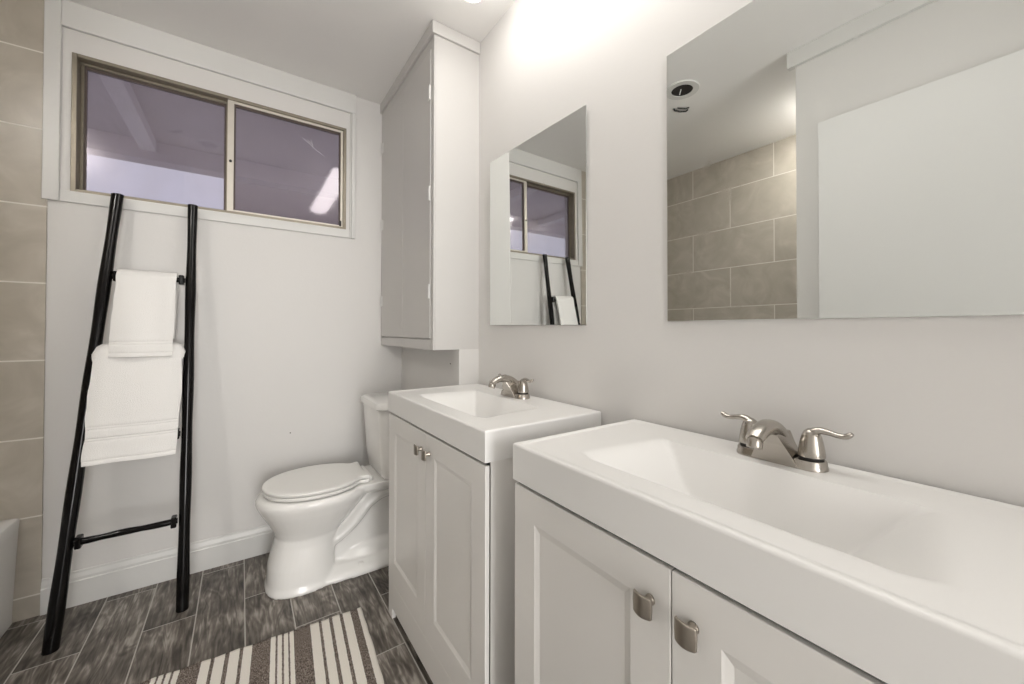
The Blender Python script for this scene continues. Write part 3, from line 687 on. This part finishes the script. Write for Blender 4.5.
# shut-off valve low on the window wall behind the toilet
sv = thing('shutoff_valve', 'small dark water shutoff valve low behind the toilet', 'valve', (0.66, YW-0.0005, 0.225))
bm = bmesh.new(); lathe(bm, [(.028, 0), (.026, .006), (.012, .010)], n=24); o = obj('escutcheon', bm, M['grey'], sv, smooth=True); o.rotation_euler = (PI/2, 0, 0)
bm = bmesh.new(); tube(bm, [(0, -.006, 0), (0, -.06, 0)], .009, 14); o = obj('valve_body', bm, M['dark'], sv, smooth=True)
bm = bmesh.new(); lathe(bm, [(.017, 0), (.019, .006), (.017, .014)], n=16, sy=.65); o = obj('valve_handle', bm, M['dark'], sv, smooth=True); o.location = (0, -.058, 0); o.rotation_euler = (PI/2, 0, 0)

# ------------------------------------------------------------------ ladder
LADF = 2.064; LADT = 2.306; LZT = 1.690
def lad_y(z): return LADF+(LADT-LADF)*z/LZT
def ladder():
    t = thing('blanket_ladder', 'black towel ladder with four rungs leaning on the window wall', 'ladder', (-0.34, 2.07, 0))
    P = lambda o: rel(o, t)
    for xb, xt, rb, rt in ((-0.534, -0.427, .0215, .0185), (-0.184, -0.184, .0200, .0170)):
        bm = bmesh.new(); N = 26; rs = []
        for i in range(N+1):
            f = i/N; z = f*LZT; x = xb+(xt-xb)*f ; y = lad_y(z) + 0.0006*math.sin(f*23)
            r = rb+(rt-rb)*f + 0.0012*math.sin(f*27+xt)
            if i == N: r *= 1
            rs.append([Vector((x+r*math.cos(2*PI*k/20), y+r*0.95*math.sin(2*PI*k/20), z)) for k in range(20)])
        rings(bm, rs); P(obj('rail', bm, M['black'], t, smooth=True, bevel=.003, auto=0.9))
    for z in (0.345, 0.690, 1.034, 1.342):
        f = z/LZT; xl = -0.535+0.108*f+.020; xr = -0.188+0.004*f-.018; y = lad_y(z)
        bm = bmesh.new(); pts = [(xl+(xr-xl)*i/8, y, z-0.003+0.0010*math.sin(i*1.3+z*9)) for i in range(9)]
        tube(bm, pts, [.0115+.0012*math.sin(i*2.1+z) for i in range(9)], 14)
        r = P(obj('rung', bm, M['black'], t, smooth=True, auto=0.9))
        for x in (xl+.012, xr-.012):
            bm = B((x-.009, x+.009, y-.020, y+.020, z-.024, z+.018)); obj('rung_collar', bm, M['black'], r, bevel=.004)
ladder()

# ------------------------------------------------------------------ towels
def towel(label, x0, x1, zr, front, back, thick, bands, seed, flare=0.0, corner=0.0, hang=1.0, drift=0.02):
    """draped over the rung at height zr: down the front, round the top, down the back"""
    t = thing('towel', label, 'towel', ((x0+x1)/2, lad_y(zr), zr), group='towels on the ladder')
    yr = 0; r = .013+thick*0.5
    prof = []   # (y, z, s)
    nf = 110
    for i in range(nf+1):
        s = front*(1-i/nf); prof.append((-r, -s, s))
    for k in range(1, 8):
        a = PI*k/8; prof.append((-r*math.cos(a), r*math.sin(a), 0))
    for i in range(14): prof.append((r, -back*i/13, back*i/13))
    nx = 26; bm = bmesh.new(); g = []
    slope = (LADT-LADF)/LZT
    for i, (y, z, s) in enumerate(prof):
        row = []
        isf = y < -r*0.99
        for j in range(nx+1):
            u = j/nx; xx = x0+(x1-x0)*u - (x0+x1)/2
            xx *= 1 + flare*s/front
            xx -= drift*s
            nz = noise.noise(Vector((xx*7+seed, z*3.0, seed)))*0.010*min(1, s/0.12)
            fold = 0.006*math.sin(u*8+seed)*min(1, s/front)
            # hangs plumb from the rung, laid along the leaning ladder
            yy = y + (nz+fold if isf else 0) - (slope*hang*s if isf else 0)
            yy += 0 if isf else (-slope*s if s > 0 else 0)
            xx += 0.006*noise.noise(Vector((seed*2, z*9, 4)))*(2*u-1 if isf else 0) + 0.004*noise.noise(Vector((seed+3, z*14, u)))*(1 if isf else 0)
            dz = 0
            if isf: yy -= 0.006*math.sin(PI*min(u, 1-u)/0.16/2 if min(u, 1-u) < .16 else PI/2)
            for b in bands:
                if isf: yy += 0.0032*math.exp(-((s-b)/0.0040)**2)
            if corner and s < .04: # rounded folded corners at the top
                e = min(u, 1-u)*(x1-x0); c_ = max(0, 1-e/corner); dz = -corner*(1-math.sqrt(max(0, 1-c_*c_)))*(1-s/.04)
            row.append(bm.verts.new((xx, yy, z+dz)))
        g.append(row)
    for i in range(len(g)-1):
        for j in range(nx): bm.faces.new((g[i][j], g[i+1][j], g[i+1][j+1], g[i][j+1]))
    o = obj('towel_cloth', bm, M['towel'], t, smooth=True)
    s_ = o.modifiers.new('solid', 'SOLIDIFY'); s_.thickness = thick; s_.offset = 0
    b_ = o.modifiers.new('bev', 'BEVEL'); b_.width = thick*0.42; b_.segments = 3; b_.limit_method = 'ANGLE'; b_.angle_limit = 1.0
    return t
towel('small white folded hand towel hanging on the top rung of the black ladder', -0.413, -0.229, 1.342, 0.330, 0.26, 0.016, (0.270, 0.282, 0.315), 1.7, hang=1.5)
towel('large white bath towel with woven bands hanging below the hand towel', -0.464, -0.203, 1.034, 0.420, 0.34, 0.020, (0.282, 0.292, 0.325, 0.335, 0.404), 5.1, corner=0.03, drift=0.03, hang=1.12)

# ------------------------------------------------------------------ rug
def rug():
    c = Vector((-0.049, 1.427, 0.0)); t = thing('rug', 'striped cream and brown woven rug on the floor in front of the toilet', 'rug', c, math.radians(-4.2))
    hx, hy = 0.437, 0.265; bm = bmesh.new(); nx, ny = 120, 50; g = []
    for i in range(nx+1):
        row = []
        for j in range(ny+1):
            x = -hx+2*hx*i/nx; y = -hy+2*hy*j/ny
            yy = y + 0.0022*math.sin(x*60)*abs(y/hy)**6*(1 if y > 0 else -1) + 0.003*noise.noise(Vector((x*30, 0, 2)))*abs(y/hy)**8
            xx = x + 0.004*noise.noise(Vector((y*14, 3, 0)))*abs(x/hx)**3 - (0.006*(y/hy)**2*(x/hx) if abs(x) > .3 else 0)
            z = 0.0065 + 0.0012*noise.noise(Vector((x*8, y*8, 1)))
            row.append(bm.verts.new((xx, yy, z)))
        g.append(row)
    for i in range(nx):
        for j in range(ny): bm.faces.new((g[i][j], g[i+1][j], g[i+1][j+1], g[i][j+1]))
    o = obj('woven_mat', bm, M['rug'], t, smooth=True)
    s_ = o.modifiers.new('solid', 'SOLIDIFY'); s_.thickness = 0.005; s_.offset = -1
rug()

# ------------------------------------------------------------------ small marks on the walls
def nail(x, y, z, rot, label):
    bm = bmesh.new(); lathe(bm, [(.0012, -.004), (.0012, .003), (.003, .0035), (.0028, .0045)], n=10)
    o = obj('nail', bm, M['dark'], smooth=True); o.location = (x, y, z); o.rotation_euler = rot; tag(o, label, 'nail', 'tiny nails in the walls')
nail(0.213, YW, 0.585, (PI/2, 0, 0), 'tiny dark nail in the wall just above the toilet lid')
nail(XR, 1.67, 0.965, (0, -PI/2, 0), 'tiny dark nail in the wall under the upper cabinet')
